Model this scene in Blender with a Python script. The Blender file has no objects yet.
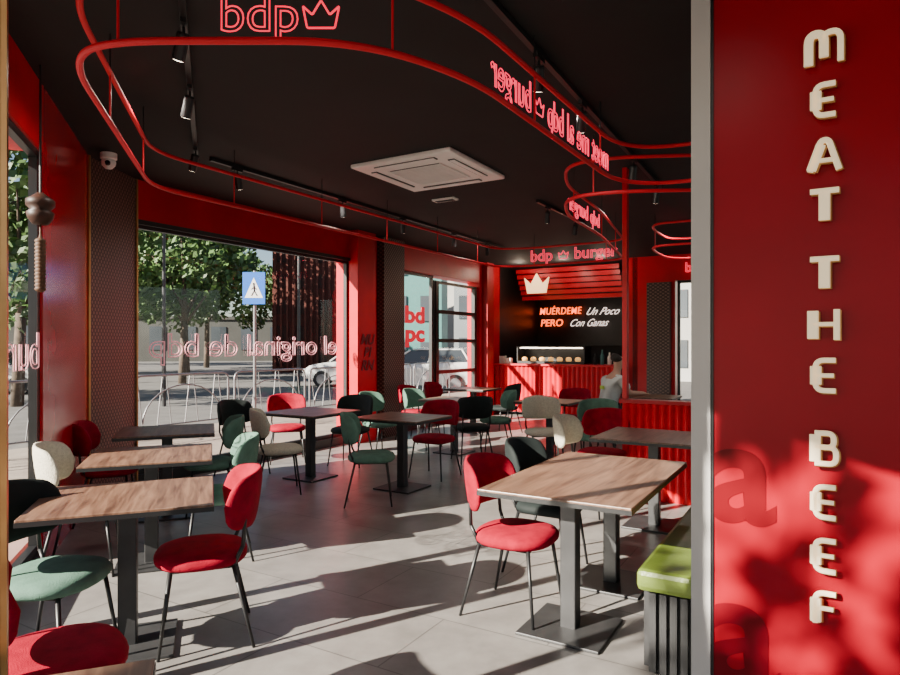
import bpy, bmesh, math, random
from mathutils import Vector, Matrix
random.seed(7)
D=bpy.data; SC=bpy.context.scene; COL=SC.collection
TH=math.radians(30.4); TL=math.radians(20.5)
A=Vector((math.sin(TH),math.cos(TH))); B=Vector((math.cos(TH),-math.sin(TH)))
A2=Vector((-math.sin(TL),math.cos(TL))); B2=Vector((math.cos(TL),math.sin(TL)))
RM=-TH; RL=TL
CEIL=3.25

# ---------------------------------------------------------------- materials
def mat(name,col,rough=.5,metal=0,emit=None,es=0,coat=0,noise=0,nscale=8,bump=0,bscale=60,sheen=0,spec=.5):
    m=D.materials.new(name); m.use_nodes=True; nt=m.node_tree; b=nt.nodes['Principled BSDF']
    b.inputs['Base Color'].default_value=(*col,1); b.inputs['Roughness'].default_value=rough
    b.inputs['Metallic'].default_value=metal; b.inputs['Specular IOR Level'].default_value=spec
    if coat: b.inputs['Coat Weight'].default_value=coat; b.inputs['Coat Roughness'].default_value=.08
    if sheen: b.inputs['Sheen Weight'].default_value=sheen; b.inputs['Sheen Tint'].default_value=(*[min(1,c*1.6+.02) for c in col],1)
    if emit: b.inputs['Emission Color'].default_value=(*emit,1); b.inputs['Emission Strength'].default_value=es
    tc=nt.nodes.new('ShaderNodeTexCoord')
    if noise:
        n=nt.nodes.new('ShaderNodeTexNoise'); n.inputs['Scale'].default_value=nscale; n.inputs['Detail'].default_value=4
        r=nt.nodes.new('ShaderNodeValToRGB')
        r.color_ramp.elements[0].position=.3; r.color_ramp.elements[1].position=.7
        r.color_ramp.elements[0].color=(*[c*(1-noise) for c in col],1); r.color_ramp.elements[1].color=(*[min(1,c*(1+noise)) for c in col],1)
        nt.links.new(tc.outputs['Object'],n.inputs['Vector']); nt.links.new(n.outputs['Fac'],r.inputs['Fac']); nt.links.new(r.outputs['Color'],b.inputs['Base Color'])
    if bump:
        n=nt.nodes.new('ShaderNodeTexNoise'); n.inputs['Scale'].default_value=bscale
        bp=nt.nodes.new('ShaderNodeBump'); bp.inputs['Strength'].default_value=bump; bp.inputs['Distance'].default_value=.01
        nt.links.new(tc.outputs['Object'],n.inputs['Vector']); nt.links.new(n.outputs['Fac'],bp.inputs['Height']); nt.links.new(bp.outputs['Normal'],b.inputs['Normal'])
    return m
M={}
M['red']=mat('red_paint_brightened',(.54,.0006,.014),.35,noise=.12,nscale=3,spec=.3)  # red raised above the lettered wall's, in place of more light
M['redleft']=mat('red_gloss_brightened',(.46,.0006,.014),.18,noise=.1,nscale=2,spec=.5)  # brightened copy of the wall lacquer for the dim left side
M['redwall']=mat('red_lacquer',(.27,.0002,.010),.34,noise=.12,nscale=2,spec=.18)
M['redmatte']=mat('red_matte',(.36,.001,.012),.5,noise=.1,nscale=4,spec=.3)
M['tube']=mat('red_tube',(.62,.008,.025),.5,spec=.3)
M['black']=mat('black_metal',(.010,.010,.011),.4,noise=.2)
M['blackg']=mat('graphite_metal',(.035,.035,.037),.45,metal=.3,noise=.2)
M['ceil']=mat('black_ceiling',(.0145,.0145,.0155),.75,noise=.15,nscale=2,spec=.25)
M['dark']=mat('dark_panel',(.016,.013,.013),.4,noise=.2)
M['white']=mat('white_plastic',(.90,.89,.86),.4,noise=.03)
M['post']=mat('pale_post',(.42,.40,.39),.5,noise=.06,nscale=2)
M['brass']=mat('brass',(.55,.30,.12),.3,metal=.9,noise=.1)
M['gold']=mat('gold_edge',(.50,.26,.08),.35,metal=.5,noise=.1)
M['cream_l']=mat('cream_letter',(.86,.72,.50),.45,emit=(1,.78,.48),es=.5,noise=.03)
M['fred']=mat('red_velvet',(.25,.0006,.015),.85,noise=.25,nscale=14,bump=.3,bscale=180,sheen=.12,spec=.12)
M['fgreen']=mat('green_velvet',(.085,.165,.125),.8,noise=.18,nscale=14,bump=.3,bscale=180,sheen=.15,spec=.2)
M['fcream']=mat('cream_boucle',(.52,.48,.38),.85,noise=.15,nscale=60,bump=.6,bscale=120)
M['fdark']=mat('near_black_velvet',(.010,.014,.014),.75,noise=.2,nscale=14,sheen=.08,spec=.2)
M['lime']=mat('olive_leather',(.125,.18,.025),.42,noise=.12,nscale=10,bump=.15,bscale=90)
M['neon']=mat('neon_pink',(.8,.03,.08),.4,emit=(1,.02,.08),es=1.9)
M['neonr']=mat('neon_red',(.8,.02,.04),.4,emit=(1,.015,.06),es=1.6)
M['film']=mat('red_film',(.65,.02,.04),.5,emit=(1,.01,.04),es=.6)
M['neono']=mat('neon_orange',(.9,.2,.05),.4,emit=(1,.10,.015),es=4)
M['neonw']=mat('neon_white',(.9,.8,.75),.4,emit=(1,.8,.7),es=1.8)
M['crown']=mat('crown_light',(.9,.6,.3),.4,emit=(1,.62,.3),es=1.8)
M['wfilm']=mat('pink_film',(.80,.34,.38),.5,emit=(1,.4,.46),es=.3)
M['lamp']=mat('lamp_glow',(1,.9,.75),.4,emit=(1,.85,.65),es=9)
M['wood']=mat('turned_wood',(.032,.012,.007),.5,noise=.3,nscale=20,spec=.3)
M['rattan']=mat('rattan',(.085,.042,.022),.6,noise=.25,nscale=60,spec=.3)
M['asphalt']=mat('asphalt',(.095,.09,.086),.85,noise=.2,nscale=2)
M['pave']=mat('pavement',(.22,.18,.15),.8,noise=.15,nscale=3)
M['steel']=mat('galvanised_steel',(.20,.20,.21),.4,metal=.6,noise=.1)
M['car']=mat('white_car_paint',(.5,.5,.49),.25,coat=.5,noise=.03)
M['carg']=mat('car_glass',(.03,.035,.04),.08)
M['rubber']=mat('rubber',(.02,.02,.02),.8,noise=.2)
M['bark']=mat('bark',(.07,.05,.035),.9,noise=.35,nscale=6)
M['leaf']=mat('foliage',(.045,.10,.016),.6,noise=.65,nscale=.9)
M['bbrown']=mat('brown_cladding',(.085,.026,.020),.8,noise=.2,spec=.2)
M['bbrowng']=mat('brown_tinted_glazing',(.030,.012,.010),.6,noise=.2,spec=.2)
M['bgrey']=mat('grey_render',(.14,.155,.165),.8,noise=.12,nscale=.5)
M['bdark']=mat('dark_masonry',(.05,.05,.045),.85,noise=.25,nscale=.4)
M['bwhite']=mat('white_render',(.33,.32,.30),.8,noise=.1,nscale=.4)
M['bglass']=mat('building_glass',(.05,.06,.07),.25,noise=.2,nscale=.5)
M['teal']=mat('teal_panel',(.05,.16,.15),.5,noise=.1)
M['signblue']=mat('sign_blue',(.008,.10,.45),.4)
M['signw']=mat('sign_white',(.6,.6,.6),.5)
M['skin']=mat('skin',(.50,.28,.20),.55,noise=.05)
M['shirt']=mat('pale_grey_shirt',(.62,.64,.62),.8,noise=.1,nscale=10)
M['shirtg']=mat('lime_print',(.45,.65,.08),.7)
M['trouser']=mat('dark_trousers',(.03,.03,.04),.8,noise=.1)
M['hair']=mat('dark_hair',(.02,.014,.01),.6,noise=.3,nscale=60)
M['food']=mat('glowing_pastry',(.7,.36,.10),.6,noise=.3,nscale=20,emit=(1,.5,.15),es=.9)  # emission makes the burgers look lit inside the display
M['paper']=mat('white_paper',(.8,.78,.7),.7,noise=.04)
M['graf']=mat('dark_red_lettering',(.16,.001,.006),.5)
M['ghost']=mat('crimson_letter',(.115,.0002,.004),.36,spec=.15)
M['ghost2']=mat('rose_letter',(.13,.0004,.006),.36,spec=.15)

def walnut():
    m=D.materials.new('walnut_top'); m.use_nodes=True; nt=m.node_tree; b=nt.nodes['Principled BSDF']
    tc=nt.nodes.new('ShaderNodeTexCoord'); mp=nt.nodes.new('ShaderNodeMapping'); mp.inputs['Scale'].default_value=(14,1.2,8)
    n=nt.nodes.new('ShaderNodeTexNoise'); n.inputs['Scale'].default_value=2.2; n.inputs['Detail'].default_value=8; n.inputs['Distortion'].default_value=.6
    r=nt.nodes.new('ShaderNodeValToRGB'); e=r.color_ramp.elements
    e[0].position=.32; e[0].color=(.065,.03,.019,1); e[1].position=.7; e[1].color=(.21,.115,.072,1)
    x=r.color_ramp.elements.new(.5); x.color=(.135,.07,.044,1)
    nt.links.new(tc.outputs['Object'],mp.inputs['Vector']); nt.links.new(mp.outputs['Vector'],n.inputs['Vector'])
    nt.links.new(n.outputs['Fac'],r.inputs['Fac']); nt.links.new(r.outputs['Color'],b.inputs['Base Color'])
    b.inputs['Roughness'].default_value=.36
    return m
M['walnut']=walnut()
def floor_mat():
    m=D.materials.new('stone_floor_tiles'); m.use_nodes=True; nt=m.node_tree; b=nt.nodes['Principled BSDF']; L=nt.links.new
    tc=nt.nodes.new('ShaderNodeTexCoord'); mp=nt.nodes.new('ShaderNodeMapping'); mp.inputs['Rotation'].default_value=(0,0,TH)
    br=nt.nodes.new('ShaderNodeTexBrick'); br.inputs['Scale'].default_value=1; br.inputs['Brick Width'].default_value=1.2; br.inputs['Row Height'].default_value=.6
    br.inputs['Mortar Size'].default_value=.004; br.inputs['Color1'].default_value=(1,1,1,1); br.inputs['Color2'].default_value=(.88,.88,.88,1); br.inputs['Mortar'].default_value=(.45,.45,.45,1)
    n=nt.nodes.new('ShaderNodeTexNoise'); n.inputs['Scale'].default_value=3.5; n.inputs['Detail'].default_value=8; n.inputs['Roughness'].default_value=.65
    r=nt.nodes.new('ShaderNodeValToRGB'); r.color_ramp.elements[0].position=.3; r.color_ramp.elements[1].position=.75
    r.color_ramp.elements[0].color=(.150,.138,.130,1); r.color_ramp.elements[1].color=(.255,.238,.225,1)
    mx=nt.nodes.new('ShaderNodeMix'); mx.data_type='RGBA'; mx.blend_type='MULTIPLY'; mx.inputs['Factor'].default_value=1
    L(tc.outputs['Object'],mp.inputs['Vector']); L(mp.outputs['Vector'],br.inputs['Vector']); L(tc.outputs['Object'],n.inputs['Vector'])
    L(n.outputs['Fac'],r.inputs['Fac']); L(r.outputs['Color'],mx.inputs['A']); L(br.outputs['Color'],mx.inputs['B']); L(mx.outputs['Result'],b.inputs['Base Color'])
    b.inputs['Roughness'].default_value=.36
    return m
M['floor']=floor_mat()
def perf_mat():
    m=D.materials.new('perforated_panel'); m.use_nodes=True; nt=m.node_tree; b=nt.nodes['Principled BSDF']; L=nt.links.new
    tc=nt.nodes.new('ShaderNodeTexCoord'); sp=nt.nodes.new('ShaderNodeSeparateXYZ'); L(tc.outputs['Object'],sp.inputs['Vector'])
    def s(o,k):
        a=nt.nodes.new('ShaderNodeMath'); a.operation='MULTIPLY'; a.inputs[1].default_value=k; L(o,a.inputs[0])
        c=nt.nodes.new('ShaderNodeMath'); c.operation='SINE'; L(a.outputs[0],c.inputs[0]); return c.outputs[0]
    p=nt.nodes.new('ShaderNodeMath'); p.operation='MULTIPLY'; L(s(sp.outputs['Y'],130),p.inputs[0]); L(s(sp.outputs['Z'],95),p.inputs[1])
    r=nt.nodes.new('ShaderNodeValToRGB'); r.color_ramp.elements[0].position=.1; r.color_ramp.elements[1].position=.35
    r.color_ramp.elements[0].color=(.035,.015,.013,1); r.color_ramp.elements[1].color=(.17,.10,.08,1)
    L(p.outputs[0],r.inputs['Fac']); L(r.outputs['Color'],b.inputs['Base Color']); b.inputs['Roughness'].default_value=.45; return m
M['perf']=perf_mat()
def glass_mat():
    m=D.materials.new('window_glass'); m.use_nodes=True; nt=m.node_tree; nt.nodes.clear(); L=nt.links.new
    o=nt.nodes.new('ShaderNodeOutputMaterial'); t=nt.nodes.new('ShaderNodeBsdfTransparent'); g=nt.nodes.new('ShaderNodeBsdfGlossy')
    g.inputs['Roughness'].default_value=.01; t.inputs['Color'].default_value=(.95,.97,.97,1)
    mx=nt.nodes.new('ShaderNodeMixShader'); mx.inputs[0].default_value=.03
    L(t.outputs[0],mx.inputs[1]); L(g.outputs[0],mx.inputs[2]); L(mx.outputs[0],o.inputs[0]); return m
M['glass']=glass_mat()

# ---------------------------------------------------------------- builders
def link(o): COL.objects.link(o); return o
def meshobj(name,verts,faces,m,parent=None,smooth=False,loc=(0,0,0),rz=0):
    me=D.meshes.new(name); me.from_pydata([tuple(v) for v in verts],[],faces); me.update()
    me.materials.append(m)
    if smooth:
        for p in me.polygons: p.use_smooth=True
    o=link(D.objects.new(name,me)); o.location=loc; o.rotation_euler=(0,0,rz)
    if parent: o.parent=parent
    return o
def top(o,label,cat,group=None):
    o['label']=label; o['category']=cat
    if group: o['group']=group
    return o
def struct(o): o['kind']='structure'; return o
def empty(name,loc,rz,label,cat,group=None):
    e=link(D.objects.new(name,None)); e.location=loc; e.rotation_euler=(0,0,rz); e.empty_display_size=.2
    return top(e,label,cat,group)
def boxgeo(c,s):
    x,y,z=[v/2 for v in s]; cx,cy,cz=c
    v=[(cx+a*x,cy+b*y,cz+d*z) for a in(-1,1) for b in(-1,1) for d in(-1,1)]
    f=[(0,1,3,2),(4,6,7,5),(0,4,5,1),(2,3,7,6),(0,2,6,4),(1,5,7,3)]
    return v,f
def merge(gs):
    V=[];F=[]
    for v,f in gs:
        n=len(V); V+=list(v); F+=[tuple(i+n for i in q) for q in f]
    return V,F
def bevel(o,w,seg=2):
    md=o.modifiers.new('bevel','BEVEL'); md.width=w; md.segments=seg; md.limit_method='ANGLE'
    return o
def box(name,c,s,m,parent=None,rz=0,bev=0):
    v,f=boxgeo((0,0,0),s); o=meshobj(name,v,f,m,parent,loc=c,rz=rz)
    if bev: bevel(o,bev)
    return o
def rodgeo(p,q,r1,r2=None,n=10):
    r2=r1 if r2 is None else r2; p=Vector(p); q=Vector(q); d=(q-p).normalized()
    a=d.orthogonal().normalized(); b=d.cross(a)
    V=[];F=[]
    for c,r in((p,r1),(q,r2)):
        for i in range(n):
            t=2*math.pi*i/n; V.append(c+a*math.cos(t)*r+b*math.sin(t)*r)
    for i in range(n): j=(i+1)%n; F.append((i,j,n+j,n+i))
    F.append(tuple(reversed(range(n)))); F.append(tuple(range(n,2*n)))
    return V,F
def lathe(prof,n=24,c=(0,0,0)):
    V=[];F=[]
    for r,z in prof:
        for i in range(n):
            t=2*math.pi*i/n; V.append((c[0]+r*math.cos(t),c[1]+r*math.sin(t),c[2]+z))
    for k in range(len(prof)-1):
        for i in range(n):
            j=(i+1)%n; F.append((k*n+i,k*n+j,(k+1)*n+j,(k+1)*n+i))
    F.append(tuple(reversed(range(n)))); F.append(tuple((len(prof)-1)*n+i for i in range(n)))
    return V,F
def prism(poly,z0,z1):
    n=len(poly); V=[(p[0],p[1],z0) for p in poly]+[(p[0],p[1],z1) for p in poly]
    F=[tuple(reversed(range(n))),tuple(range(n,2*n))]+[(i,(i+1)%n,n+(i+1)%n,n+i) for i in range(n)]
    return V,F
def to_mesh(o,name,m,parent):
    bpy.context.view_layer.update()
    dg=bpy.context.evaluated_depsgraph_get()
    me=D.meshes.new_from_object(o.evaluated_get(dg)); me.materials.clear(); me.materials.append(m)
    for p in me.polygons: p.material_index=0
    n=D.objects.new(name,me); link(n); n.matrix_world=o.matrix_world.copy()
    cu=o.data; D.objects.remove(o); D.curves.remove(cu)
    if parent:
        n.parent=parent; n.matrix_parent_inverse=Matrix.Identity(4)
    return n
def fillet(pts,r,seg=8,closed=False):
    out=[]; n=len(pts); P=[Vector(p) for p in pts]
    for i in range(n):
        if not closed and i in(0,n-1): out.append(P[i]); continue
        a=P[i-1]; b=P[i]; c=P[(i+1)%n]
        ra=min(r,(a-b).length*.48); rc=min(r,(c-b).length*.48)
        s=b+(a-b).normalized()*ra; e=b+(c-b).normalized()*rc
        for k in range(seg+1):
            t=k/seg; out.append(s*(1-t)**2+b*2*t*(1-t)+e*t*t)
    return out
def tube(name,pts,r,m,parent=None,closed=False,res=3):
    cu=D.curves.new(name+'_c','CURVE'); cu.dimensions='3D'; cu.bevel_depth=r; cu.bevel_resolution=res; cu.use_fill_caps=True
    sp=cu.splines.new('POLY'); sp.points.add(len(pts)-1); sp.use_cyclic_u=closed
    for i,p in enumerate(pts): sp.points[i].co=(*p,1)
    o=link(D.objects.new(name+'_t',cu)); n=to_mesh(o,name,m,parent)
    for p in n.data.polygons: p.use_smooth=True
    return n
def text(name,body,size,loc,rz,m,parent=None,outline=0,extrude=.01,offset=0,mirror=False,shear=0,spacing=1,sx=1,width=None):
    cu=D.curves.new(name+'_c','FONT'); cu.body=body; cu.size=size; cu.align_x='CENTER'; cu.align_y='CENTER'; cu.space_character=spacing; cu.shear=shear
    if outline: cu.fill_mode='NONE'; cu.bevel_depth=outline; cu.bevel_resolution=1; cu.resolution_u=4
    else: cu.extrude=extrude; cu.offset=offset
    o=link(D.objects.new(name+'_t',cu)); n=to_mesh(o,name,m,None)
    if width:
        xs=[v.co.x for v in n.data.vertices]; sx=width/(max(xs)-min(xs))
    k=(-1 if mirror else 1)*sx
    n.data.transform(Matrix.Diagonal((k,1,1,1)))
    if mirror: n.data.flip_normals()
    n.data.transform(Matrix.Rotation(math.radians(90),4,'X'))
    n.location=loc; n.rotation_euler=(0,0,rz)
    if parent: n.parent=parent
    return n
CR=[(-.5,.22),(-.24,-.02),(0,.38),(.24,-.02),(.5,.22),(.38,-.38),(-.38,-.38)]
def crown_solid(name,size,loc,rz,m,parent=None,th=.03):
    n=len(CR); V=[(x*size,-th/2,z*size) for x,z in CR]+[(x*size,th/2,z*size) for x,z in CR]
    F=[tuple(range(n)),tuple(reversed(range(n,2*n)))]+[(i,(i+1)%n,n+(i+1)%n,n+i) for i in range(n)]
    return meshobj(name,V,F,m,parent,loc=loc,rz=rz)
def crown_line(name,size,loc,rz,m,parent=None,r=.005):
    c=math.cos(rz); s=math.sin(rz)
    f=fillet([(a,b,0) for a,b in CR],.05,3,True)
    pts=[(loc[0]+p.x*size*c,loc[1]+p.x*size*s,loc[2]+p.y*size) for p in f]
    return tube(name,pts,r,m,parent,closed=True,res=1)
def V3(p,z): return (p[0],p[1],z)
def wallbox(name,p,q,z0,z1,out,th,m):
    p=Vector(p[:2]); q=Vector(q[:2]); o=Vector(out)*th
    v,f=prism([p,q,q+o,p+o],z0,z1); return struct(meshobj(name,v,f,m))

# ---------------------------------------------------------------- plan
P0=Vector((-3.31,6.77)); FA=lambda t:P0+A*t
L0=Vector((-3.45,6.2)); FL=lambda t:L0-A2*t
BK=FA(8.73); BW=lambda s:BK+B*s
poly=[FL(11),FL(-.75),FA(0)-B*.3,BK-B*.3,BK-B*.3+A*3,BK+A*3+B*9,Vector((10,-4.5)),Vector((2,-4.5))]
v,f=prism(poly,-.12,0); struct(meshobj('floor',v,f,M['floor']))
v,f=prism(poly,CEIL,CEIL+.3); struct(meshobj('ceiling',v,f,M['ceil']))
WT=2.8
wallbox('wall_street',FA(0),FA(8.73),WT,CEIL,-B,.3,M['red'])
wallbox('wall_street',FA(0),FA(3.55),0,.12,-B,.2,M['dark'])
wallbox('wall_street',FA(4.78),FA(7.9),0,.12,-B,.2,M['dark'])
wallbox('wall_street',FA(7.78),FA(8.73),0,WT,-B,.3,M['red'])
v,f=prism([FA(3.55),FA(4.2),FA(4.2)-B*.3,FA(3.55)-B*.3],0,WT); struct(meshobj('wall_pier',v,f,M['red']))
v,f=prism([FA(3.5)+B*.16,FA(3.95)+B*.16,FA(3.95),FA(3.5)],0,CEIL); struct(meshobj('wall_pier',v,f,M['red']))
v,f=prism([FA(4.2)+B*.14,FA(4.78)+B*.14,FA(4.78)-B*.3,FA(4.2)-B*.3],0,CEIL); struct(meshobj('wall_pier',v,f,M['perf']))
wallbox('wall_street',FA(7.9),FA(8.2),0,CEIL,B,.12,M['redmatte'])
v,f=prism([FL(.3),FA(0),FA(0)-B*.3,FL(0)-B2*.5,FL(.3)-B2*.3],0,CEIL); struct(meshobj('wall_corner',v,f,M['perf']))
for p in (FL(.32)+B2*.01,FA(-.01)+B*.01):
    v,f=rodgeo(V3(p,0),V3(p,CEIL),.014); struct(meshobj('trim_1',v,f,M['brass']))
wallbox('wall_left',FL(.3),FL(2.0),0,CEIL,-B2,.06,M['redleft'])
wallbox('wall_left',FL(2.0),FL(9),WT,CEIL,-B2,.3,M['red'])
wallbox('wall_left',FL(2.0),FL(9),0,.12,-B2,.1,M['dark'])
wallbox('wall_left',FL(8.9),FL(9.3),0,CEIL,-B2,.3,M['red'])

def window(n,fn,t0,t1,out,mull,z0=.12,z1=WT,kind='window',o0=.06,o1=.12,w=.05):
    g=[]
    def bar(ta,tb,za,zb):
        p=fn(ta); q=fn(tb); o=Vector(out)
        g.append(prism([p+o*o0,q+o*o0,q+o*o1,p+o*o1],za,zb))
    bar(t0,t1,z0,z0+.05); bar(t0,t1,z1-.05,z1)
    for t in [t0]+mull+[t1-w]: bar(t,t+w,z0,z1)
    V,F=merge(g); o=struct(meshobj(f'{kind}_{n}',V,F,M['black']))
    p=fn(t0)+Vector(out)*(o0+o1)/2; q=fn(t1)+Vector(out)*(o0+o1)/2
    meshobj('glass_pane',[V3(p,z0),V3(q,z0),V3(q,z1),V3(p,z1)],[(0,1,2,3)],M['glass'],o)
    return o
window(1,FA,0,3.55,-B,[])
window(2,FA,4.78,6.02,-B,[])
d=window(1,FA,6.05,7.75,-B,[],z0=0,z1=2.72,kind='door')
g=[]
for z in (.95,1.55,2.1): p=FA(6.1);q=FA(7.7); g.append(prism([p-B*.04,q-B*.04,q-B*.12,p-B*.12],z,z+.07))
for t in (6.1,7.62): p=FA(t);q=FA(t+.1); g.append(prism([p-B*.04,q-B*.04,q-B*.12,p-B*.12],0,2.7))
V,F=merge(g); meshobj('door_rail',V,F,M['black'],d)
window(3,FL,2.0,8.9,-B2,[3.2,4.0,4.8,5.6,6.4,7.5],o0=.02,o1=.07,w=.08)  # mullions out of view, added to streak the sunlight on the floor
v,f=prism([FA(0)+B*.02,FA(3.5)+B*.02,FA(3.5),FA(0)],WT-.02,WT+.03); struct(meshobj('trim_2',v,f,M['black']))
wallbox('wall_back',BW(2.79),BW(3.77),0,CEIL,A,.25,M['red'])
wallbox('wall_back',BW(3.77),BW(5.3),2.75,CEIL,A,.25,M['red'])
wallbox('wall_back',BW(3.77),BW(5.3),0,.3,A,.25,M['red'])
wallbox('wall_back',BW(5.3),BW(9),0,CEIL,A,.25,M['red'])
wallbox('wall_back',BW(3.25),BW(3.7),0,2.72,-A,.1,M['perf'])
window(4,BW,3.8,5.25,A,[4.5],z0=.3,z1=2.75)
wallbox('wall_kitchen',BW(0),BW(3.0),0,CEIL,A,.05,M['dark']).location=(A.x*2.2,A.y*2.2,0)
wallbox('wall_kitchen',BW(0),BW(0)+A*2.2,0,CEIL,-B,.1,M['dark'])
wallbox('wall_kitchen',BW(2.95),BW(2.95)+A*2.2,0,CEIL,B,.1,M['dark'])

# ---------------------------------------------------------------- red lettered wall
W0=Vector((.98,2.4)); WB=lambda s:W0+B*s
v,f=prism([WB(0),WB(2.6),WB(2.6)+A*.22,WB(0)+A*.22],0,CEIL); struct(meshobj('wall_right',v,f,M['redwall']))
v,f=prism([WB(-.070)-A*.012,WB(-.002)-A*.012,WB(-.002)+A*.24,WB(-.070)+A*.24],0,CEIL); struct(meshobj('trim_3',v,f,M['post']))
v,f=prism([WB(0)-A*.006,WB(.008)-A*.006,WB(.008),WB(0)],0,CEIL); struct(meshobj('trim_4',v,f,M['black']))
sgn=empty('wall_lettering',V3(WB(.366)-A*.01,0),RM,'raised cream capital letters reading down a glossy red wall','sign')
def rnd(pts,r=.22,seg=5): return [(p.x,p.y) for p in fillet([(a,b,0) for a,b in pts],r,seg)]
LET={
 'M':[(rnd([(-.55,-.5),(-.55,.5),(-.02,.5),(-.02,-.3)],.3),1.35),(rnd([(-.02,.1),(-.02,.5),(.55,.5),(.55,-.5)],.3),.9)],
 'E':[(rnd([(.38,.5),(-.32,.5),(-.32,-.5),(.38,-.5)],.3),.85),([(-.28,.0),(.32,.0)],.7),([(-.30,.30),(-.30,-.30)],1.6)],
 'F':[(rnd([(.38,.5),(-.32,.5),(-.32,-.5)],.3),.85),([(-.28,.0),(.30,.0)],.7),([(-.30,.30),(-.30,-.46)],1.6)],
 'A':[(rnd([(-.5,-.5),(-.12,.5),(.14,.5),(.5,-.5)],.14),.95),([(-.34,-.16),(.34,-.16)],.7),([(-.46,-.46),(-.12,.36)],1.45)],
 'T':[([(-.5,.5),(.5,.5)],.9),([(0,.46),(0,-.46)],1.6)],
 'H':[([(-.40,.46),(-.40,-.46)],1.6),([(.42,.5),(.42,-.5)],.9),([(-.4,.02),(.4,.02)],.7)],
 'B':[([(-.32,.44),(-.32,-.44)],1.6),(rnd([(-.34,.5),(.32,.5),(.32,.04),(-.3,.04)],.22),.85),(rnd([(-.34,.04),(.40,.04),(.40,-.5),(-.34,-.5)],.24),.85)],
}
def letter(ch,z,m,nm,grow,y0,w=.086,h=.104,xo=0):
    gs=[]
    for pts,wt in LET[ch]:
        r=.0108*wt+grow
        cu=D.curves.new('lc','CURVE'); cu.dimensions='3D'; cu.bevel_depth=r; cu.bevel_resolution=3; cu.use_fill_caps=True
        sp=cu.splines.new('POLY'); sp.points.add(len(pts)-1)
        for i,p in enumerate(pts): sp.points[i].co=(p[0]*w,0,p[1]*h,1)
        o=link(D.objects.new('lt',cu)); bpy.context.view_layer.update()
        me=D.meshes.new_from_object(o.evaluated_get(bpy.context.evaluated_depsgraph_get()))
        gs.append(([(v.co.x,max(-.006,min(.006,v.co.y)),v.co.z) for v in me.vertices],[tuple(p.vertices) for p in me.polygons]))
        D.objects.remove(o); D.curves.remove(cu)
    V,F=merge(gs); return meshobj(nm,V,F,m,sgn,loc=(xo,y0,z))
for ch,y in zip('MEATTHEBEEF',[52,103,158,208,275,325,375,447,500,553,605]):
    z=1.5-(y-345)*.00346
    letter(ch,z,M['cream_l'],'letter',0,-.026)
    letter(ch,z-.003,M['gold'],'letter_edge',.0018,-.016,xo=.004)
pr=empty('wall_low_letters',V3(WB(.1)-A*.002,0),RM,'faint large rounded letters low on the red wall','sign')  # flat letters in a darker red than the wall
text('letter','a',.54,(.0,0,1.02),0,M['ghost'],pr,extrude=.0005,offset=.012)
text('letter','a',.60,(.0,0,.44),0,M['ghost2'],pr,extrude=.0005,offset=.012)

# ---------------------------------------------------------------- chairs
def seat_geo():
    prof=[(0.001,.478),(.55,.478),(.8,.472),(.94,.46),(1,.44),(.99,.42),(.93,.405),(.001,.403)]
    n=32;V=[];F=[]
    for k,(r,z) in enumerate(prof):
        for i in range(n):
            t=2*math.pi*i/n; c,s=math.cos(t),math.sin(t); e=2/2.5
            V.append((.235*r*math.copysign(abs(c)**e,c),.225*r*math.copysign(abs(s)**e,s)+.01,z))
    for k in range(len(prof)-1):
        for i in range(n):
            j=(i+1)%n; F.append((k*n+j,k*n+i,(k+1)*n+i,(k+1)*n+j))
    return V,F
def back_geo():
    V=[];F=[];N=30;K=14;ph=math.radians(74)
    for i in range(N+1):
        s=-1+2*i/N; a=s*ph; sh=math.sqrt(max(0,1-max(0,(abs(s)-.72)/.28)**2)); sh=max(sh,.03)
        h=(.148*(1-.25*s*s))*sh; th=.024*max(sh,.3)
        zc=.715-.01*s*s
        dx,dy=math.sin(a),-math.cos(a)
        for k in range(K):
            t=2*math.pi*k/K; c,q=math.cos(t),math.sin(t)
            zz=math.copysign(abs(q)**.7,q)*h; rr=math.copysign(abs(c)**.8,c)*th
            R=.25+rr
            V.append((R*dx*1.0,R*dy*.9-.02-(zz+.1)*.14,zc+zz))
    for i in range(N):
        for k in range(K):
            j=(k+1)%K; F.append((i*K+k,i*K+j,(i+1)*K+j,(i+1)*K+k))
    F.append(tuple(reversed(range(K)))); F.append(tuple(N*K+k for k in range(K)))
    return V,F
CM={}
def mk(name,g,m,smooth=True):
    me=D.meshes.new(name); me.from_pydata([tuple(v) for v in g[0]],[],g[1]); me.materials.append(m)
    if smooth:
        for p in me.polygons: p.use_smooth=True
    me.update(); return me
sg=seat_geo(); bg=back_geo()
for c in ('fred','fgreen','fcream','fdark'):
    CM['seat',c]=mk('seat_'+c,sg,M[c]); CM['back',c]=mk('back_'+c,bg,M[c])
CM['legf']=[mk('leg',merge([rodgeo((sx*.17,.15,.405),(sx*.215,.20,0),.011,.008)]),M['black']) for sx in(-1,1)]
CM['legb']=[mk('leg',merge([rodgeo((sx*.17,-.14,.405),(sx*.22,-.235,0),.011,.008)]),M['black']) for sx in(-1,1)]
CM['sup']=[mk('sup',merge([rodgeo((sx*.17,-.14,.40),(sx*.185,-.185,.50),.010,.010),rodgeo((sx*.185,-.185,.50),(sx*.175,-.20,.70),.010,.009)]),M['black']) for sx in(-1,1)]
CM['frame']=mk('frame',merge([rodgeo((-.17,.15,.40),(.17,.15,.40),.009),rodgeo((-.17,-.14,.40),(.17,-.14,.40),.009),rodgeo((-.17,-.14,.40),(-.17,.15,.40),.009),rodgeo((.17,-.14,.40),(.17,.15,.40),.009)]),M['black'])
CN={'fred':'red velvet','fgreen':'sage green velvet','fcream':'cream boucle','fdark':'near-black velvet'}
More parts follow.
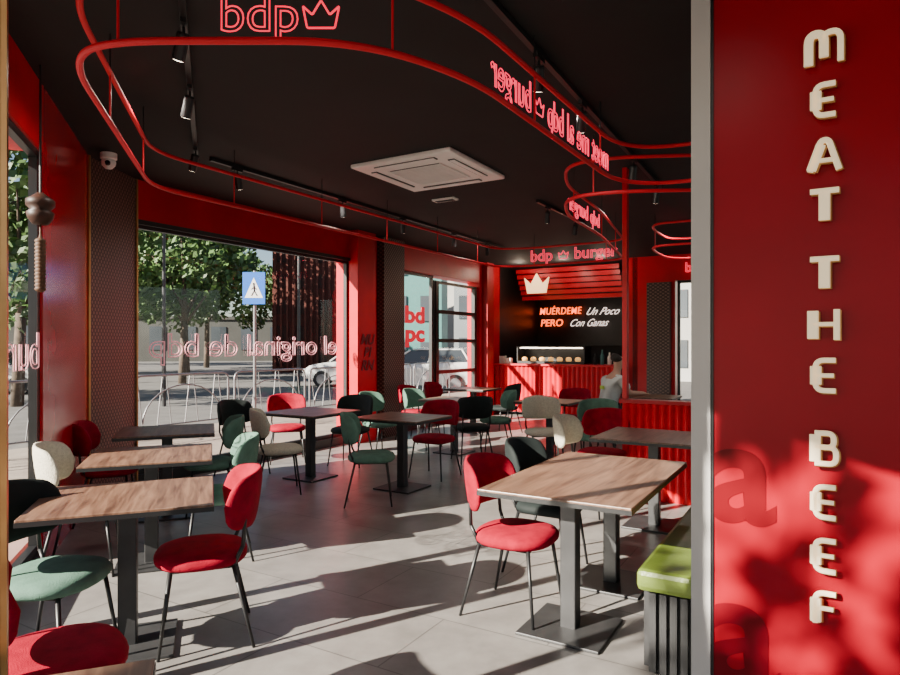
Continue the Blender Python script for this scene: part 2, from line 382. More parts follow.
def chair(x,y,fx,fy,c,lab):
    e=empty('dining_chair',(x,y,0),math.atan2(-fx,fy),f'{CN[c]} curved-back chair {lab}','chair','upholstered dining chairs')
    def ch(n,me): o=link(D.objects.new(n,me)); o.parent=e; return o
    ch('seat',CM['seat',c]); ch('backrest',CM['back',c]); ch('seat_frame',CM['frame'])
    for me in CM['legf']+CM['legb']: ch('leg',me)
    for me in CM['sup']: ch('back_support',me)
    return e
fA,fB,fA2,fB2=tuple(A),tuple(B),tuple(A2),tuple(B2)
def neg(v): return (-v[0],-v[1])
chairs=[
 (-1.27,3.30,*neg(fB2),'fred','at a side window table'),
 (-1.84,2.95,.93,-.05,'fgreen','against the side window'),
 (-1.35,2.16,.8,.6,'fred','beside the brass upright'),
 (-1.66,4.56,*neg(fB2),'fgreen','at a side window table'),
 (-2.16,5.78,*neg(fB2),'fgreen','at a side window table'),
 (-2.44,4.27,*fB2,'fcream','backing onto the side window'),
 (-2.93,5.50,*fB2,'fred','backing onto the red wall panel'),
 (-2.38,7.38,*fB,'fdark','beside the street window'),
 (-2.1,8.25,.3,-.95,'fred','by the street window'),
 (-1.25,8.05,-.3,-.95,'fdark','by the street window'),
 (-1.75,6.55,.9,.3,'fcream','near the street window'),
 (-.76,6.12,.95,.1,'fgreen','at a walnut table'),
 (-.18,7.3,*neg(fA),'fred','at a walnut table'),
 (-.95,8.7,*fB,'fgreen','among the dining tables'),
 (-.40,9.35,*fB,'fgreen','beside a small table'),
 (.28,8.30,-.3,.95,'fdark','beside a small table'),
 (.66,9.1,-.95,-.1,'fgreen','beside a small table'),
 (-.16,11.05,*fB,'fred','near the glazed street door'),
 (-.55,10.2,*fB,'fred','near the glazed street door'),
 (.92,10.85,*neg(fB),'fdark','facing the serving counter'),
 (.37,3.62,*fB,'fred','at the long walnut table'),
 (.66,4.30,*fB,'fdark','tucked at the long walnut table'),
 (1.15,7.85,.1,-1,'fcream','beside a small table'),
 (1.78,9.35,*neg(fA),'fred','near the serving counter'),
 (1.68,7.45,*neg(fA),'fgreen','near the red slatted partition'),
 (1.50,6.30,*neg(fA),'fred','near the red slatted partition'),
 (1.22,5.78,*fB,'fcream','near the red slatted partition'),
]
for c in chairs: chair(*c)
for o in D.objects:
    if o.parent and o.parent.name=='dining_chair.001' and o.name.startswith('backrest'):
        o.data=CM['back','fdark']; o['label']='near-black curved backrest'

# ---------------------------------------------------------------- tables
def table(x,y,rz,sx,sy,lab,feet=((0,0),)):
    e=empty('pedestal_table',(x,y,0),rz,lab,'table','walnut pedestal tables')
    box('tabletop',(0,0,.735),(sx,sy,.03),M['walnut'],e,bev=.004)
    box('top_edge',(0,0,.728),(sx+.004,sy+.004,.022),M['black'],e)
    for fx,fy in feet:
        box('column',(fx,fy,.36),(.085,.085,.70),M['blackg'],e,bev=.006)
        box('base_plate',(fx,fy,.008),(.44,.44,.016),M['blackg'],e,bev=.004)
        box('top_bracket',(fx,fy,.71),(.34,.34,.012),M['blackg'],e)
    return e
sw='square walnut-topped table on black pedestal by the side window'
table(-1.61,3.20,RL,.80,.70,sw)
table(-2.06,4.42,RL,.78,.76,sw)
table(-2.50,5.66,RL,.78,.74,sw)
table(-.95,1.07,RL,.78,.70,sw)
table(-1.58,7.25,RM,.80,.80,'dark walnut table beside the street window')
table(-.50,6.72,RM,.80,.70,'walnut table among green and red chairs')
table(.06,8.95,RM,.75,.70,'small walnut table among green chairs')
table(.40,11.1,RM,.75,.70,'small walnut table near the street door')
table(.83,3.72,RM,.80,1.36,'long walnut table on two black pedestals beside green bench',feet=((0,-.38),(0,.38)))
table(1.70,5.32,RM,.85,.80,'walnut table beside red slatted partition')
table(1.35,8.65,RM,.75,.70,'small walnut table near the counter')
table(2.98,9.42,RM,.7,.7,'small walnut table where the seated person rests')

# ---------------------------------------------------------------- bench + partition
be=empty('banquette_bench',(.85,2.93,0),RM,'olive green cushioned bench on black slatted base','bench')
box('seat_cushion',(.27,1.15,.425),(.54,2.3,.10),M['lime'],be,bev=.025)
box('base',(.29,1.17,.18),(.48,2.24,.36),M['black'],be)
g=[boxgeo((.07+i*.046,.035,.19),(.03,.03,.36)) for i in range(10)]+[boxgeo((.035,.09+i*.055,.19),(.03,.036,.36)) for i in range(40)]
V,F=merge(g); meshobj('base_slats',V,F,M['blackg'],be)
def fluted(p,q,z0,z1,nrm,pitch=.07,dep=.03,th=.08):
    p=Vector(p);q=Vector(q);n=max(2,int((q-p).length/pitch)); nr=Vector(nrm); front=[]
    for i in range(n):
        for k in range(6):
            t=(i+k/6)/n; front.append(p.lerp(q,t)+nr*dep*abs(math.sin(math.pi*k/6)))
    front.append(q); pts=front+[q-nr*th,p-nr*th]
    return prism(pts,z0,z1)
PT=Vector((1.70,6.32))
v,f=fluted(PT,PT+B*3,0,.93,-A)
part=top(meshobj('slatted_partition',v,f,M['red']),'low red vertically fluted partition behind the tables','partition')
c=PT+B*1.5+A*.03
cap=box('cap',V3(c,.95),(3.04,.16,.035),M['redmatte'],part,rz=RM)
v,f=prism([PT,PT+B*.045,PT+B*.045+A*.08,PT+A*.08],.97,CEIL); struct(meshobj('wall_post',v,f,M['red']))
v,f=fluted(Vector((1.98,3.6)),Vector((1.98,3.6))+A*1.9,0,.95,-B)
top(meshobj('bench_back_panel',v,f,M['red']),'red fluted back panel beside green bench','panel')

# ---------------------------------------------------------------- kitchen counter
ck=empty('serving_counter',V3(BW(1.45),0),RM,'red fluted serving counter with dark worktop and glass display','counter')
v,f=fluted(Vector((-1.4,-.35)),Vector((1.35,-.35)),.08,1.06,(0,-1),pitch=.1)
meshobj('front_panel',v,f,M['red'],ck)
box('body',(0,0,.55),(2.75,.55,1.0),M['dark'],ck)
box('worktop',(0,-.05,1.08),(2.85,.75,.04),M['red'],ck,bev=.005)
box('display_base',(-.2,.05,1.13),(1.5,.4,.05),M['black'],ck)
g=[boxgeo((-.95,.05,1.3),(.02,.4,.32)),boxgeo((.55,.05,1.3),(.02,.4,.32)),boxgeo((-.2,.05,1.46),(1.52,.42,.02)),boxgeo((-.2,.24,1.3),(1.5,.01,.3))]
V,F=merge(g); meshobj('display_frame',V,F,M['black'],ck)
box('display_light',(-.2,-.1,1.44),(1.4,.03,.03),M['lamp'],ck)
for i in range(7):
    p=BW(1.45)+B*(-.82+i*.2)-A*.04
    v,f=lathe([(.001,0),(.05,.0),(.062,.02),(.06,.035),(.065,.04),(.06,.055),(.045,.08),(.001,.09)],16)
    top(meshobj('burger',v,f,M['food'],smooth=True,loc=V3(p,1.156)),'golden burger in the counter display','food','burgers in the display')
for i,(s,h) in enumerate(((.75,.22),(.9,.3),(1.05,.25),(1.2,.2))):
    p=BW(1.45)+B*s-A*.05
    v,f=lathe([(.035,0),(.04,.01),(.04,h*.6),(.016,h*.78),(.016,h)],16)
    top(meshobj('bottle',v,f,[M['rubber'],M['teal'],M['paper'],M['rubber']][i],smooth=True,loc=V3(p,1.10)),'small bottle on the serving counter','bottle','bottles on the counter')
for i,(s,h) in enumerate(((-1.25,.16),(-1.1,.12))):
    p=BW(1.45)+B*s-A*.25
    top(box('takeaway_box',V3(p,1.10+h/2),(.12,.12,h),M['paper'],rz=RM,bev=.004),'small white cardboard takeaway box on the counter','box','takeaway boxes on the counter')
g=[]
for i in range(6):
    z=3.2-i*.115; g.append(boxgeo((0,-.1+i*.07,z-.05),(2.35,.05,.095)))
V,F=merge(g); top(meshobj('canopy',V,F,M['red'],loc=V3(BW(1.4)+A*.5,0),rz=RM),'sloping red slatted canopy above the counter','canopy')
cs=crown_solid('crown_sign',.58,V3(BW(.80)+A*.22,2.86),RM,M['crown']); top(cs,'glowing cream crown emblem on the red canopy','sign')
ns=empty('neon_wall_sign',V3(BW(1.5)+A*2.1,0),RM,'orange and white neon slogan on the dark kitchen wall','sign')
text('neon_lettering','MUÉRDEME',.24,(-.86,-.03,2.33),0,M['neono'],ns,extrude=.01,offset=.001,shear=.15,width=1.08,spacing=1.08)
text('neon_lettering','PERO',.24,(-1.08,-.03,2.04),0,M['neono'],ns,extrude=.01,offset=.002,shear=.15,width=.58)
text('neon_script','Un Poco',.25,(.18,-.03,2.30),0,M['neonw'],ns,extrude=.004,shear=.7,width=.80)
text('neon_script','Con Ganas',.25,(-.16,-.03,2.03),0,M['neonw'],ns,extrude=.004,shear=.7,width=.95)
top(box('wall_shelf',V3(BW(1.5)+A*1.95,1.5),(2.6,.3,.04),M['blackg'],rz=RM),'dark shelf on the kitchen wall','shelf')

# ---------------------------------------------------------------- hanging tube signs
ZL,ZU=2.75,3.03
def band(name,pts,lab,r=.25,closed=False):
    e=empty(name,V3(pts[0],0),0,lab,'sign frame'); o0=Vector((pts[0][0],pts[0][1],0))
    P=fillet([(p[0],p[1],0) for p in pts],r,8,closed)
    for nm,z in(('lower_tube',ZL),('upper_tube',ZU)):
        tube(nm,[(p.x-o0.x,p.y-o0.y,z) for p in P],.0155,M['tube'],e,closed=closed)
    acc=0;nxt=.4
    for a,b in zip(P[:-1],P[1:]):
        l=(b-a).length
        while acc+l>nxt:
            q=a.lerp(b,(nxt-acc)/l)-o0
            v,f=rodgeo((q.x,q.y,ZL),(q.x,q.y,ZU),.006,n=6); meshobj('strut',v,f,M['tube'],e)
            v,f=rodgeo((q.x,q.y,ZU),(q.x,q.y,CEIL),.004,n=6); meshobj('hanger_rod',v,f,M['black'],e)
            nxt+=1.15
        acc+=l
    return e,o0
b1,o1=band('hanging_sign_frame',[(2.4,4.55),(1.62,4.98),(1.24,4.86),(.10,3.0),(-.38,2.63),(-1.45,2.63),(-1.68,2.85),(-2.36,5.05),(.72,10.2),(1.2,10.15),(2.55,9.35),(1.72,7.3),(1.12,6.15),(.98,5.45),(1.3,5.22),(2.6,5.1)],'red twin-tube frame hung from black ceiling, carrying neon letters',r=.3)
text('neon_lettering','bdp',.225,(-.785-o1.x,2.63-o1.y,2.858),0,M['neonr'],b1,outline=.0036,width=.32)
crown_line('neon_crown',.15,(-.53-o1.x,2.63-o1.y,2.86),0,M['neonr'],b1,r=.0045)
S0=Vector((.10,3.0)); S1=Vector((1.24,4.86)); un=(S1-S0).normalized(); rz=math.atan2(un.y,un.x)
def onband(d): q=S0+un*d; return (q.x-o1.x,q.y-o1.y,2.87)
text('neon_lettering','burger',.25,onband(.44),rz,M['neon'],b1,outline=.003,mirror=True,width=.48)
crown_line('neon_crown',.13,onband(.79),rz,M['neon'],b1,r=.004)
text('neon_lettering','bdp',.25,onband(1.04),rz,M['neon'],b1,outline=.003,mirror=True,width=.25)
text('neon_lettering','me al',.25,onband(1.43),rz,M['neon'],b1,outline=.003,mirror=True,width=.40)
text('neon_lettering','meet',.25,onband(1.88),rz,M['neon'],b1,outline=.003,mirror=True,width=.36)
m0=Vector((1.2,10.15)); m1=Vector((2.55,9.35)); un2=(m1-m0).normalized(); rz=math.atan2(un2.y,un2.x)
def onfar(t): q=m0.lerp(m1,t); return (q.x-o1.x,q.y-o1.y,2.89)
text('neon_lettering','bdp',.25,onfar(.17),rz,M['neon'],b1,outline=.005)
crown_line('neon_crown',.16,onfar(.40),rz,M['neon'],b1,r=.006)
text('neon_lettering','burger',.25,onfar(.72),rz,M['neon'],b1,outline=.005,width=.66)
m0=Vector((1.12,6.15)); m1=Vector((1.72,7.3)); un2=(m1-m0).normalized(); q=m0.lerp(m1,.5)
text('neon_lettering','bdp burger',.22,(q.x-o1.x,q.y-o1.y,2.89),math.atan2(un2.y,un2.x),M['neon'],b1,outline=.004,mirror=True,width=1.2)
b2,o2=band('hanging_sign_frame',[(4.6,7.1),(2.9,7.9),(2.55,8.1),(2.75,8.6),(3.2,9.3),(4.6,8.6)],'smaller red twin-tube frame hung behind the red post',r=.3)
rs=empty('back_wall_lettering',V3(BW(4.4)-A*.03,2.98),RM,'small pink neon lettering on the red rear wall','sign')
text('neon_lettering','bdp',.26,(-.25,0,0),0,M['neon'],rs,outline=.005)

# ---------------------------------------------------------------- ceiling things
ac=empty('ceiling_air_conditioner',(-.20,6.40,CEIL),RM,'white square cassette air conditioner set in black ceiling','air conditioner'); ac.scale=(1.1,1.1,1)
bevel(box('panel',(0,0,-.02),(1.02,1.02,.04),M['white'],ac),.012)
g=[boxgeo((0,-.24+i*.04,-.047),(.52,.014,.012)) for i in range(13)]+[boxgeo((s*.265,0,-.047),(.014,.53,.012)) for s in(-1,1)]
V,F=merge(g); meshobj('grille',V,F,M['white'],ac)
box('grille_recess',(0,0,-.041),(.52,.52,.004),M['blackg'],ac)
for i in range(4):
    a=i*math.pi/2; box('louver',(math.cos(a)*.40,math.sin(a)*.40,-.043),(.06,.62,.01),M['blackg'],ac,rz=a)
    box('louver_blade',(math.cos(a)*.405,math.sin(a)*.405,-.05),(.045,.60,.008),M['white'],ac,rz=a)
vt=empty('ceiling_vent',(-.06,7.67,CEIL),RM,'small white slotted vent on black ceiling','vent')
box('frame',(0,0,-.01),(.30,.12,.02),M['white'],vt)
V,F=merge([boxgeo((0,-.03+i*.02,-.022),(.25,.006,.006)) for i in range(4)]); meshobj('slats',V,F,M['blackg'],vt)
dc=empty('security_camera',(-3.12,5.85,CEIL),0,'white dome security camera under the ceiling','camera')
v,f=lathe([(.001,-.06),(.055,-.06),(.07,-.05),(.07,0),(.001,0)]); meshobj('base',v,f,M['white'],dc)
v,f=lathe([(.001,-.145),(.03,-.138),(.055,-.11),(.062,-.08),(.055,-.055),(.001,-.05)]); meshobj('eyeball',v,f,M['white'],dc,smooth=True)
v,f=lathe([(.001,-.01),(.022,-.01),(.022,.01),(.001,.01)]); o=meshobj('lens',v,f,M['black'],dc); o.rotation_euler=(math.radians(70),0,.4); o.location=(.02,-.055,-.10)
def track(p,q,ts,lab):
    p=Vector(p);q=Vector(q); dv=(q-p); rz=math.atan2(dv.y,dv.x)-math.pi/2
    e=empty('track_light',V3(p,CEIL),rz,lab,'track light','ceiling spotlight tracks')
    L=dv.length; box('track',(0,L/2,-.018),(.035,L,.034),M['black'],e)
    for t in ts:
        y=t*L
        V,F=merge([rodgeo((0,y,-.03),(0,y,-.10),.008,n=8),boxgeo((0,y,-.045),(.03,.12,.03))]); meshobj('spotlight_arm',V,F,M['black'],e)
        v,f=lathe([(.001,.0),(.028,.0),(.034,.015),(.034,.14),(.030,.145),(.001,.135)],16)
        s=meshobj('spotlight_head',v,f,M['black'],e); s.location=(.0,y,-.09); s.rotation_euler=(math.radians(205),0,.5)
        v,f=lathe([(.001,.138),(.027,.146),(.001,.149)],16); meshobj('spotlight_lamp',v,f,M['lamp'],s)
track((-1.12,2.6),(-2.3,5.8),(.25,.52,.93),'black ceiling track with spotlights along the side window')
track((-2.23,5.96),(.95,11.4),(.05,.3,.5,.72,.9),'black ceiling track with spotlights along the street window')
track((.14,3.1),(2.3,7.0),(.18,.37,.72,.96),'black ceiling track with spotlights above the red frame')
track((1.05,7.7),(1.9,9.1),(.2,.8),'short black ceiling track with spotlights')
pl=empty('pendant_lamp',(-2.56,4.0,CEIL),0,'turned dark wood pendant with ribbed drop by the window','lamp')
v,f=rodgeo((0,0,0),(0,0,-.83),.007,n=6); meshobj('cord',v,f,M['black'],pl)
v,f=lathe([(.001,-1.0),(.045,-.995),(.07,-.96),(.078,-.925),(.055,-.905),(.08,-.88),(.08,-.845),(.05,-.825),(.02,-.80),(.001,-.80)]); meshobj('lamp_shade',v,f,M['wood'],pl,smooth=True)
pf=[(.001,-1.42),(.012,-1.42)]
for k in range(14):
    z=-1.41+k*.023; pf+=[(.027,z),(.033,z+.010),(.027,z+.020)]
pf+=[(.010,-1.08),(.006,-1.06),(.006,-.99),(.001,-.99)]
v,f=lathe(pf,16); meshobj('ribbed_drop',v,f,M['rattan'],pl,smooth=True)
gp=empty('brass_stand',(-1.045,1.50,0),RL,'slim brass and black upright beside the side window','post')
box('upright',(0,0,CEIL/2),(.014,.014,CEIL),M['brass'],gp); box('backing_strip',(-.02,0,CEIL/2),(.02,.016,CEIL),M['black'],gp)

# window lettering
ra=math.atan2(A.y,A.x)
wl=empty('window_lettering',V3(FA(1.72)-B*.05,1.5),ra,'pale pink outline neon slogan across the street window','sign')
text('neon_lettering','el original de bdp',.38,(0,0,-.02),0,M['wfilm'],wl,outline=.007,width=3.1,mirror=True)
w2=empty('window_lettering',V3(FL(2.75)-B2*.01,1.5),math.atan2(A2.y,A2.x),'pale pink outline lettering on the side window','sign')
text('neon_lettering','burger',.34,(0,0,-.05),0,M['wfilm'],w2,outline=.0035,width=1.4,mirror=True)
w3=empty('window_lettering',V3(FA(5.36)-B*.03,0),ra,'bold pink stacked letters on narrow street window','sign')
text('letter','bd',.40,(0,0,2.02),0,M['film'],w3,extrude=.004,offset=.016,width=.62,mirror=True)
text('letter','pc',.40,(0,0,1.69),0,M['film'],w3,extrude=.004,offset=.016,width=.62)
w4=empty('pier_lettering',V3(FA(3.72)+B*.17,0),ra,'slanted dark graffiti word on the red pier','sign')
for s_,z in(('MU',1.58),('BI',1.38),('RN',1.18)): text('letter',s_,.22,(0,0,z),0,M['graf'],w4,extrude=.002,shear=.3,offset=.006)

# ---------------------------------------------------------------- person
def skinned(name,verts,edges,m,parent,root=0,sub=2):
    me=D.meshes.new(name); me.from_pydata([v[:3] for v in verts],edges,[]); me.materials.append(m)
    o=link(D.objects.new(name,me)); md=o.modifiers.new('s','SKIN')
    for i,v in enumerate(verts):
        r=v[3]; r=r if isinstance(r,tuple) else (r,r)
        me.skin_vertices[0].data[i].radius=r
    me.skin_vertices[0].data[root].use_root=True
    md.use_smooth_shade=True; s=o.modifiers.new('u','SUBSURF'); s.levels=sub; s.render_levels=sub
    if parent: o.parent=parent
    return o
px,py=2.30,9.4
pe=empty('person',(px,py,0),math.radians(-70),'seated person in pale grey and lime top, leaning to table','person')
vs=[(0,0,.54,.13),(0,.03,.68,.12),(0,.08,.85,.13),(0,.13,1.0,.10),(0,.16,1.08,.055),(0,.19,1.15,.055),(0,.21,1.22,.085),(0,.21,1.29,.08),(0,.20,1.34,.045)]
ed=[(i,i+1) for i in range(8)]
for s in(-1,1):
    n=len(vs); vs+=[(s*.17,.13,.99,.06),(s*.22,.24,.80,.045),(s*.16,.46,.79,.033),(s*.15,.53,.79,.03)]; ed+=[(3,n),(n,n+1),(n+1,n+2),(n+2,n+3)]
    for k,(dx,l) in enumerate(((-.028,.065),(-.01,.08),(.01,.075),(.028,.06))):
        m_=len(vs); vs+=[(s*.15+dx,.57,.785,.009),(s*.15+dx*1.1,.57+l*.6,.78,.008),(s*.15+dx*1.1,.57+l,.765,.007)]; ed+=[(n+3,m_),(m_,m_+1),(m_+1,m_+2)]
    m_=len(vs); vs+=[(s*.15-s*.04,.52,.785,.01),(s*.15-s*.055,.56,.78,.008)]; ed+=[(n+3,m_),(m_,m_+1)]
    n=len(vs); vs+=[(s*.10,.08,.53,.085),(s*.13,.42,.52,.06),(s*.13,.44,.10,.04),(s*.14,.52,.045,.035),(s*.14,.60,.035,.025)]; ed+=[(0,n),(n,n+1),(n+1,n+2),(n+2,n+3),(n+3,n+4)]
skinned('body',vs,ed,M['skin'],pe)
vs=[(0,0,.55,.16),(0,.03,.68,.15),(0,.08,.85,.155),(0,.13,1.0,.115),(0,.15,1.06,.075),(-.18,.13,.99,.078),(-.225,.22,.84,.062),(.18,.13,.99,.078),(.225,.22,.84,.062)]
skinned('shirt',vs,[(0,1),(1,2),(2,3),(3,4),(3,5),(5,6),(3,7),(7,8)],M['shirt'],pe)
vs=[(0,0,.53,.15),(-.10,.08,.53,.10),(-.13,.42,.52,.075),(-.13,.44,.12,.055),(.10,.08,.53,.10),(.13,.42,.52,.075),(.13,.44,.12,.055)]
skinned('trousers',vs,[(0,1),(1,2),(2,3),(0,4),(4,5),(5,6)],M['trouser'],pe)
skinned('hair',[(0,.15,1.24,.08),(0,.165,1.31,.10),(0,.205,1.35,.085)],[(0,1),(1,2)],M['hair'],pe)
box('shirt_print',(0,-.078,.88),(.10,.02,.05),M['shirtg'],pe,bev=.008)
for s in(-1,1):
    v,f=lathe([(.001,-.01),(.009,0),(.001,.01)],10); meshobj('eye',v,f,M['black'],pe,loc=(s*.03,.288,1.25))
st=empty('stool',(px,py,0),0,'round red stool under the seated person','stool')
v,f=lathe([(.001,.36),(.17,.36),(.18,.38),(.17,.41),(.001,.42)]); meshobj('seat',v,f,M['fred'],st,smooth=True)
for i in range(4):
    a=i*math.pi/2+.5; v,f=rodgeo((.12*math.cos(a),.12*math.sin(a),.36),(.18*math.cos(a),.18*math.sin(a),0),.01); meshobj('leg',v,f,M['black'],st)

# ---------------------------------------------------------------- outside
GZ=-.13
v,f=prism([(-90,-30),(60,-30),(60,110),(-90,110)],GZ-.2,GZ); struct(meshobj('ground_street',v,f,M['asphalt']))
pv=[FA(-12)-B*.3,FA(30)-B*.3,FA(30)-B*4.2,FA(-12)-B*4.2]
v,f=prism(pv,GZ,GZ+.07); struct(meshobj('ground_pavement',v,f,M['pave']))
pv=[FL(20)-B2*.3,FL(-1)-B2*.3,FL(-1)-B2*4.5,FL(20)-B2*4.5]
v,f=prism(pv,GZ,GZ+.065); struct(meshobj('ground_pavement',v,f,M['pave']))
def barrier(c,rz):
    e=empty('street_barrier',V3(c,GZ+.07),rz,'grey tubular steel pedestrian railing on the pavement','railing','pavement railings')
    P=fillet([(-.95,0,0),(-.95,0,1.05),(.95,0,1.05),(.95,0,0)],.15,5); tube('frame',P,.020,M['steel'],e,res=2)
    g=[rodgeo((-.95,0,.2),(.95,0,.2),.014,n=6)]
    for k in range(7):
        x=-.8+k*.27; g.append(rodgeo((x,0,.2),(x+(.1 if k%2 else -.1),0,1.05),.009,n=6))
    V,F=merge(g); meshobj('bars',V,F,M['steel'],e)
    P=[(.8*math.cos(math.pi*k/14),0,.25+.62*math.sin(math.pi*k/14)) for k in range(15)]; tube('arch',P,.013,M['steel'],e,res=2)
for i in range(8): barrier(FA(-3+i*2.05)-B*3.4,ra)
cs=empty('crossing_sign',(-3.66,12.0,GZ+.07),0,'blue square pedestrian crossing sign on a steel pole','road sign')
v,f=rodgeo((0,0,0),(0,0,2.95),.03); meshobj('pole',v,f,M['steel'],cs)
bevel(box('plate',(0,-.05,2.62),(.42,.02,.60),M['signblue'],cs),.004)
v=[(-.17,-.064,2.44),(.17,-.064,2.44),(0,-.064,2.82)]; v+=[(a,b+.004,c) for a,b,c in v]
meshobj('triangle',v,[(0,1,2),(5,4,3),(0,3,4,1),(1,4,5,2),(2,5,3,0)],M['signw'],cs)
g=[rodgeo((0,-.07,2.70),(0,-.066,2.70),.02),rodgeo((0,-.068,2.68),(.005,-.068,2.58),.012,n=6),rodgeo((.005,-.068,2.58),(-.05,-.068,2.48),.009,n=6),rodgeo((.005,-.068,2.58),(.06,-.068,2.48),.009,n=6),rodgeo((0,-.068,2.65),(-.05,-.068,2.6),.007,n=6),rodgeo((0,-.068,2.65),(.05,-.068,2.6),.007,n=6)]
V,F=merge(g); meshobj('pedestrian_symbol',V,F,M['black'],cs)
def canopy(seed,n=4400,lo=.10,hi=.2):
    rn=random.Random(seed); V=[];F=[]
    cl=[(rn.uniform(-1.8,1.8),rn.uniform(-1.8,1.8),rn.uniform(3.2,7.6),rn.uniform(1.0,1.7)) for _ in range(14)]
    for i in range(n):
        cx,cy,cz,r=rn.choice(cl)
        d=Vector((rn.gauss(0,1),rn.gauss(0,1),rn.gauss(0,1))).normalized()*r*(rn.random()**.35)
        p=Vector((cx,cy,cz))+Vector((d.x,d.y,d.z*.8)); s=rn.uniform(lo,hi)
        a=Vector((rn.gauss(0,1),rn.gauss(0,1),rn.gauss(0,1))).normalized(); b=a.orthogonal().normalized(); c=a.cross(b)
        k=len(V); V+=[p+b*s,p+c*s*.6,p-b*s,p-c*s*.6]; F.append((k,k+1,k+2,k+3))
    return mk('leaves',(V,F),M['leaf'],False)
CAN=[canopy(s) for s in(1,2,3)]+[canopy(9,4300,.08,.16)]
tg=[rodgeo((0,0,0),(.1,0,2.6),.17,.13,12),rodgeo((.1,0,2.6),(.0,.1,5.6),.13,.05,10)]
for a in range(5):
    t=a*1.256; tg.append(rodgeo((.1,0,2.4+a*.25),(.1+1.4*math.cos(t),1.4*math.sin(t),4.4+a*.35),.07,.02,8))
TR=mk('trunk',merge(tg),M['bark'])
for i,(x,y,s,k) in enumerate([(-11.3,27,1.02,0),(-16.2,26,1.05,1),(-20.8,31,1.1,2),(-14.0,34,1.15,0),(-21,40,1.2,1),(-11.5,17,.95,2),(-17.0,16,1.0,0),(-27.5,31,1.2,1),(-6.2,-4.7,.85,3),(-17.5,46,1.2,2),(-25,48,1.25,0),(-32,49,1.2,1),(-12.3,47,1.0,1)]):
    e=empty('street_tree',(x,y,GZ),i*1.3,'leafy green broad-crowned street tree beyond the window','tree','street trees'); e.scale=(s,s,s)
    o=link(D.objects.new('trunk',TR)); o.parent=e
    o=link(D.objects.new('leaves',CAN[k])); o.parent=e
def building(loc,rz,w,dp,h,m,lab,slat=True,rows=6,cols=8):
    e=empty('building',(*loc,GZ),rz,lab,'building')
    box('facade',(0,0,h/2),(w,dp,h),m,e)
    g=[];w_=w/cols
    for r in range(rows):
        for c in range(cols):
            g.append(boxgeo((-w/2+w_*(c+.5),-dp/2-.02,h*(r+.55)/rows),(w_*.5,.1,h/rows*.55)))
    V,F=merge(g); meshobj('windows',V,F,M['bbrowng'] if slat else M['bglass'],e)
    if slat:
        g=[boxgeo((-w/2+w/16*(i+.5),-dp/2-.12,h/2),(w/50,.10,h)) for i in range(16)]
        V,F=merge(g); meshobj('cladding_fins',V,F,m,e)
    box('cornice',(0,0,h+.15),(w+.3,dp+.3,.3),m,e)
    return e
building((-8.0,41),math.radians(6),5.6,6,7.6,M['bbrown'],'dark brown apartment block with vertical fins across the street',rows=5,cols=5)
building((0.9,52),math.radians(-12),11,8,8.5,M['bwhite'],'pale rendered building across the street',slat=False,rows=3,cols=6)
building((-1.55,31),math.radians(-5),2.6,3,6.4,M['teal'],'teal and glass shopfront block across the street',slat=False,rows=3,cols=2)
building((3.2,40),math.radians(-12),5,5,7.5,M['bgrey'],'grey block seen through the door glass',slat=False,rows=3,cols=4)
building((-34,66),math.radians(14),40,8,4.2,M['bdark'],'long low dark building behind the trees',slat=False,rows=1,cols=14)
building((16,30),math.radians(-30),14,8,9,M['bwhite'],'pale building beyond the rear window',slat=False,rows=4,cols=8)
for x,y in((-7.6,17.0),(-5.2,22),(-10.2,20)):
    e=empty('street_lamp',(x,y,GZ),0,'slender grey steel street lamp post','street lamp','street lamps')
    v,f=rodgeo((0,0,0),(0,0,6),.06,.035); meshobj('pole',v,f,M['blackg'],e)
    v,f=rodgeo((0,0,5.9),(.9,0,6.2),.03,.03); meshobj('arm',v,f,M['blackg'],e)
    box('lamp_head',(1.0,0,6.2),(.5,.18,.08),M['blackg'],e,bev=.02)
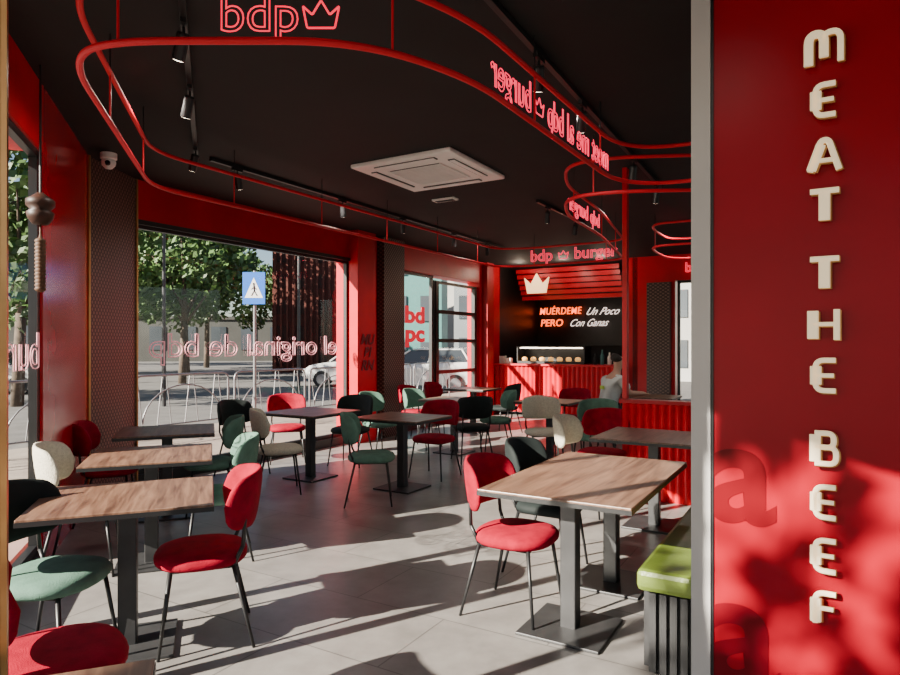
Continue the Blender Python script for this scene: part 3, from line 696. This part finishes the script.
def car(x,y,rz):
    e=empty('car',(x,y,GZ),rz,'white hatchback on the street outside','car','cars on the street')
    sect=[(-2.0,.55,.95,.78),(-1.9,.3,1.08,.84),(-1.2,.25,1.05,.88),(0,.25,1.0,.88),(1.0,.25,.98,.88),(1.75,.28,.85,.84),(2.05,.4,.65,.72)]
    V=[];F=[]
    for x_,z0,z1,w in sect: V+=[(x_,-w,z0),(x_,-w,z1-.15),(x_,-w+.08,z1),(x_,w-.08,z1),(x_,w,z1-.15),(x_,w,z0)]
    for i in range(len(sect)-1):
        for k in range(6): j=(k+1)%6; F.append((i*6+k,i*6+j,(i+1)*6+j,(i+1)*6+k))
    F+=[tuple(range(5,-1,-1)),tuple(range((len(sect)-1)*6,len(sect)*6))]
    bevel(meshobj('body',V,F,M['car'],e),.05,3)
    V=[(-1.85,-.78,1.02),(1.0,-.78,.98),(.35,-.62,1.45),(-1.5,-.62,1.47),(-1.85,.78,1.02),(1.0,.78,.98),(.35,.62,1.45),(-1.5,.62,1.47)]
    F=[(0,1,2,3),(5,4,7,6),(1,5,6,2),(4,0,3,7),(3,2,6,7),(0,4,5,1)]
    bevel(meshobj('windows',V,F,M['carg'],e),.04)
    bevel(box('roof',(-.58,0,1.48),(1.75,1.2,.05),M['car'],e),.03)
    V,F=merge([rodgeo((a,s*.79,1.0),(b,s*.63,1.46),.035,n=6) for s in(-1,1) for a,b in((1.0,.35),(-.3,-.4),(-1.75,-1.45))]); meshobj('pillars',V,F,M['car'],e)
    for a in(-1.25,1.3):
        for s in(-1,1):
            v,f=rodgeo((a,s*.70,.32),(a,s*.90,.32),.32,n=20); w=meshobj('wheel',v,f,M['rubber'],e)
            v,f=rodgeo((a,s*.89,.32),(a,s*.915,.32),.2,n=12); meshobj('hubcap',v,f,M['steel'],w)
    V,F=merge([boxgeo((2.0,s*.6,.66),(.12,.25,.12)) for s in(-1,1)]); meshobj('headlights',V,F,M['white'],e)
car(-3.7,25.5,math.radians(185)); car(-.9,22.5,math.radians(170)); car(-15.5,21.5,math.radians(10))

# ---------------------------------------------------------------- light & world
w=D.worlds.new('sky'); SC.world=w; w.use_nodes=True; nt=w.node_tree
sky=nt.nodes.new('ShaderNodeTexSky'); sky.sky_type='NISHITA'; sky.sun_disc=False; sky.sun_elevation=math.radians(30)
dirv=Vector((.80,.50,-.46)).normalized()
sky.sun_rotation=math.atan2(-dirv.x,-dirv.y)
bgn=nt.nodes['Background']; bgn.inputs['Strength'].default_value=.21; nt.links.new(sky.outputs[0],bgn.inputs[0])
l=D.lights.new('sun','SUN'); l.energy=34; l.angle=math.radians(.53); l.color=(1,.90,.76); o=link(D.objects.new('sun',l)); o.rotation_euler=dirv.to_track_quat('-Z','Y').to_euler(); o.location=(-8,-6,8)
for x,y,e in((-1.9,4.2,45),(-1.3,7.5,60),(.3,9.8,65),(.9,4.6,40),(1.9,7.6,45),(0,1.0,32),(3.2,8.9,80)):  # track spots as wide fill; the last lamp is added to brighten the rear wall
    l=D.lights.new('ceiling_spot_and_fill','SPOT'); l.energy=e*.7; l.shadow_soft_size=.04; l.color=(1,.9,.78); l.spot_size=math.radians(160); l.spot_blend=.6
    o=link(D.objects.new('ceiling_spot_and_fill',l)); o.location=(x,y,3.15)
for s in(.6,1.6,2.4):
    l=D.lights.new('kitchen_light','POINT'); l.energy=12; l.shadow_soft_size=.05; l.color=(1,.8,.6)
    o=link(D.objects.new('kitchen_light',l)); p=BW(s)-A*.3; o.location=(p.x,p.y,3.1)
cam=D.cameras.new('camera'); cam.sensor_width=36; cam.lens=640/900*36; cam.shift_y=7.5/900; cam.clip_end=300
o=link(D.objects.new('camera',cam)); o.location=(0,0,1.5); o.rotation_euler=(math.radians(90),0,0); SC.camera=o
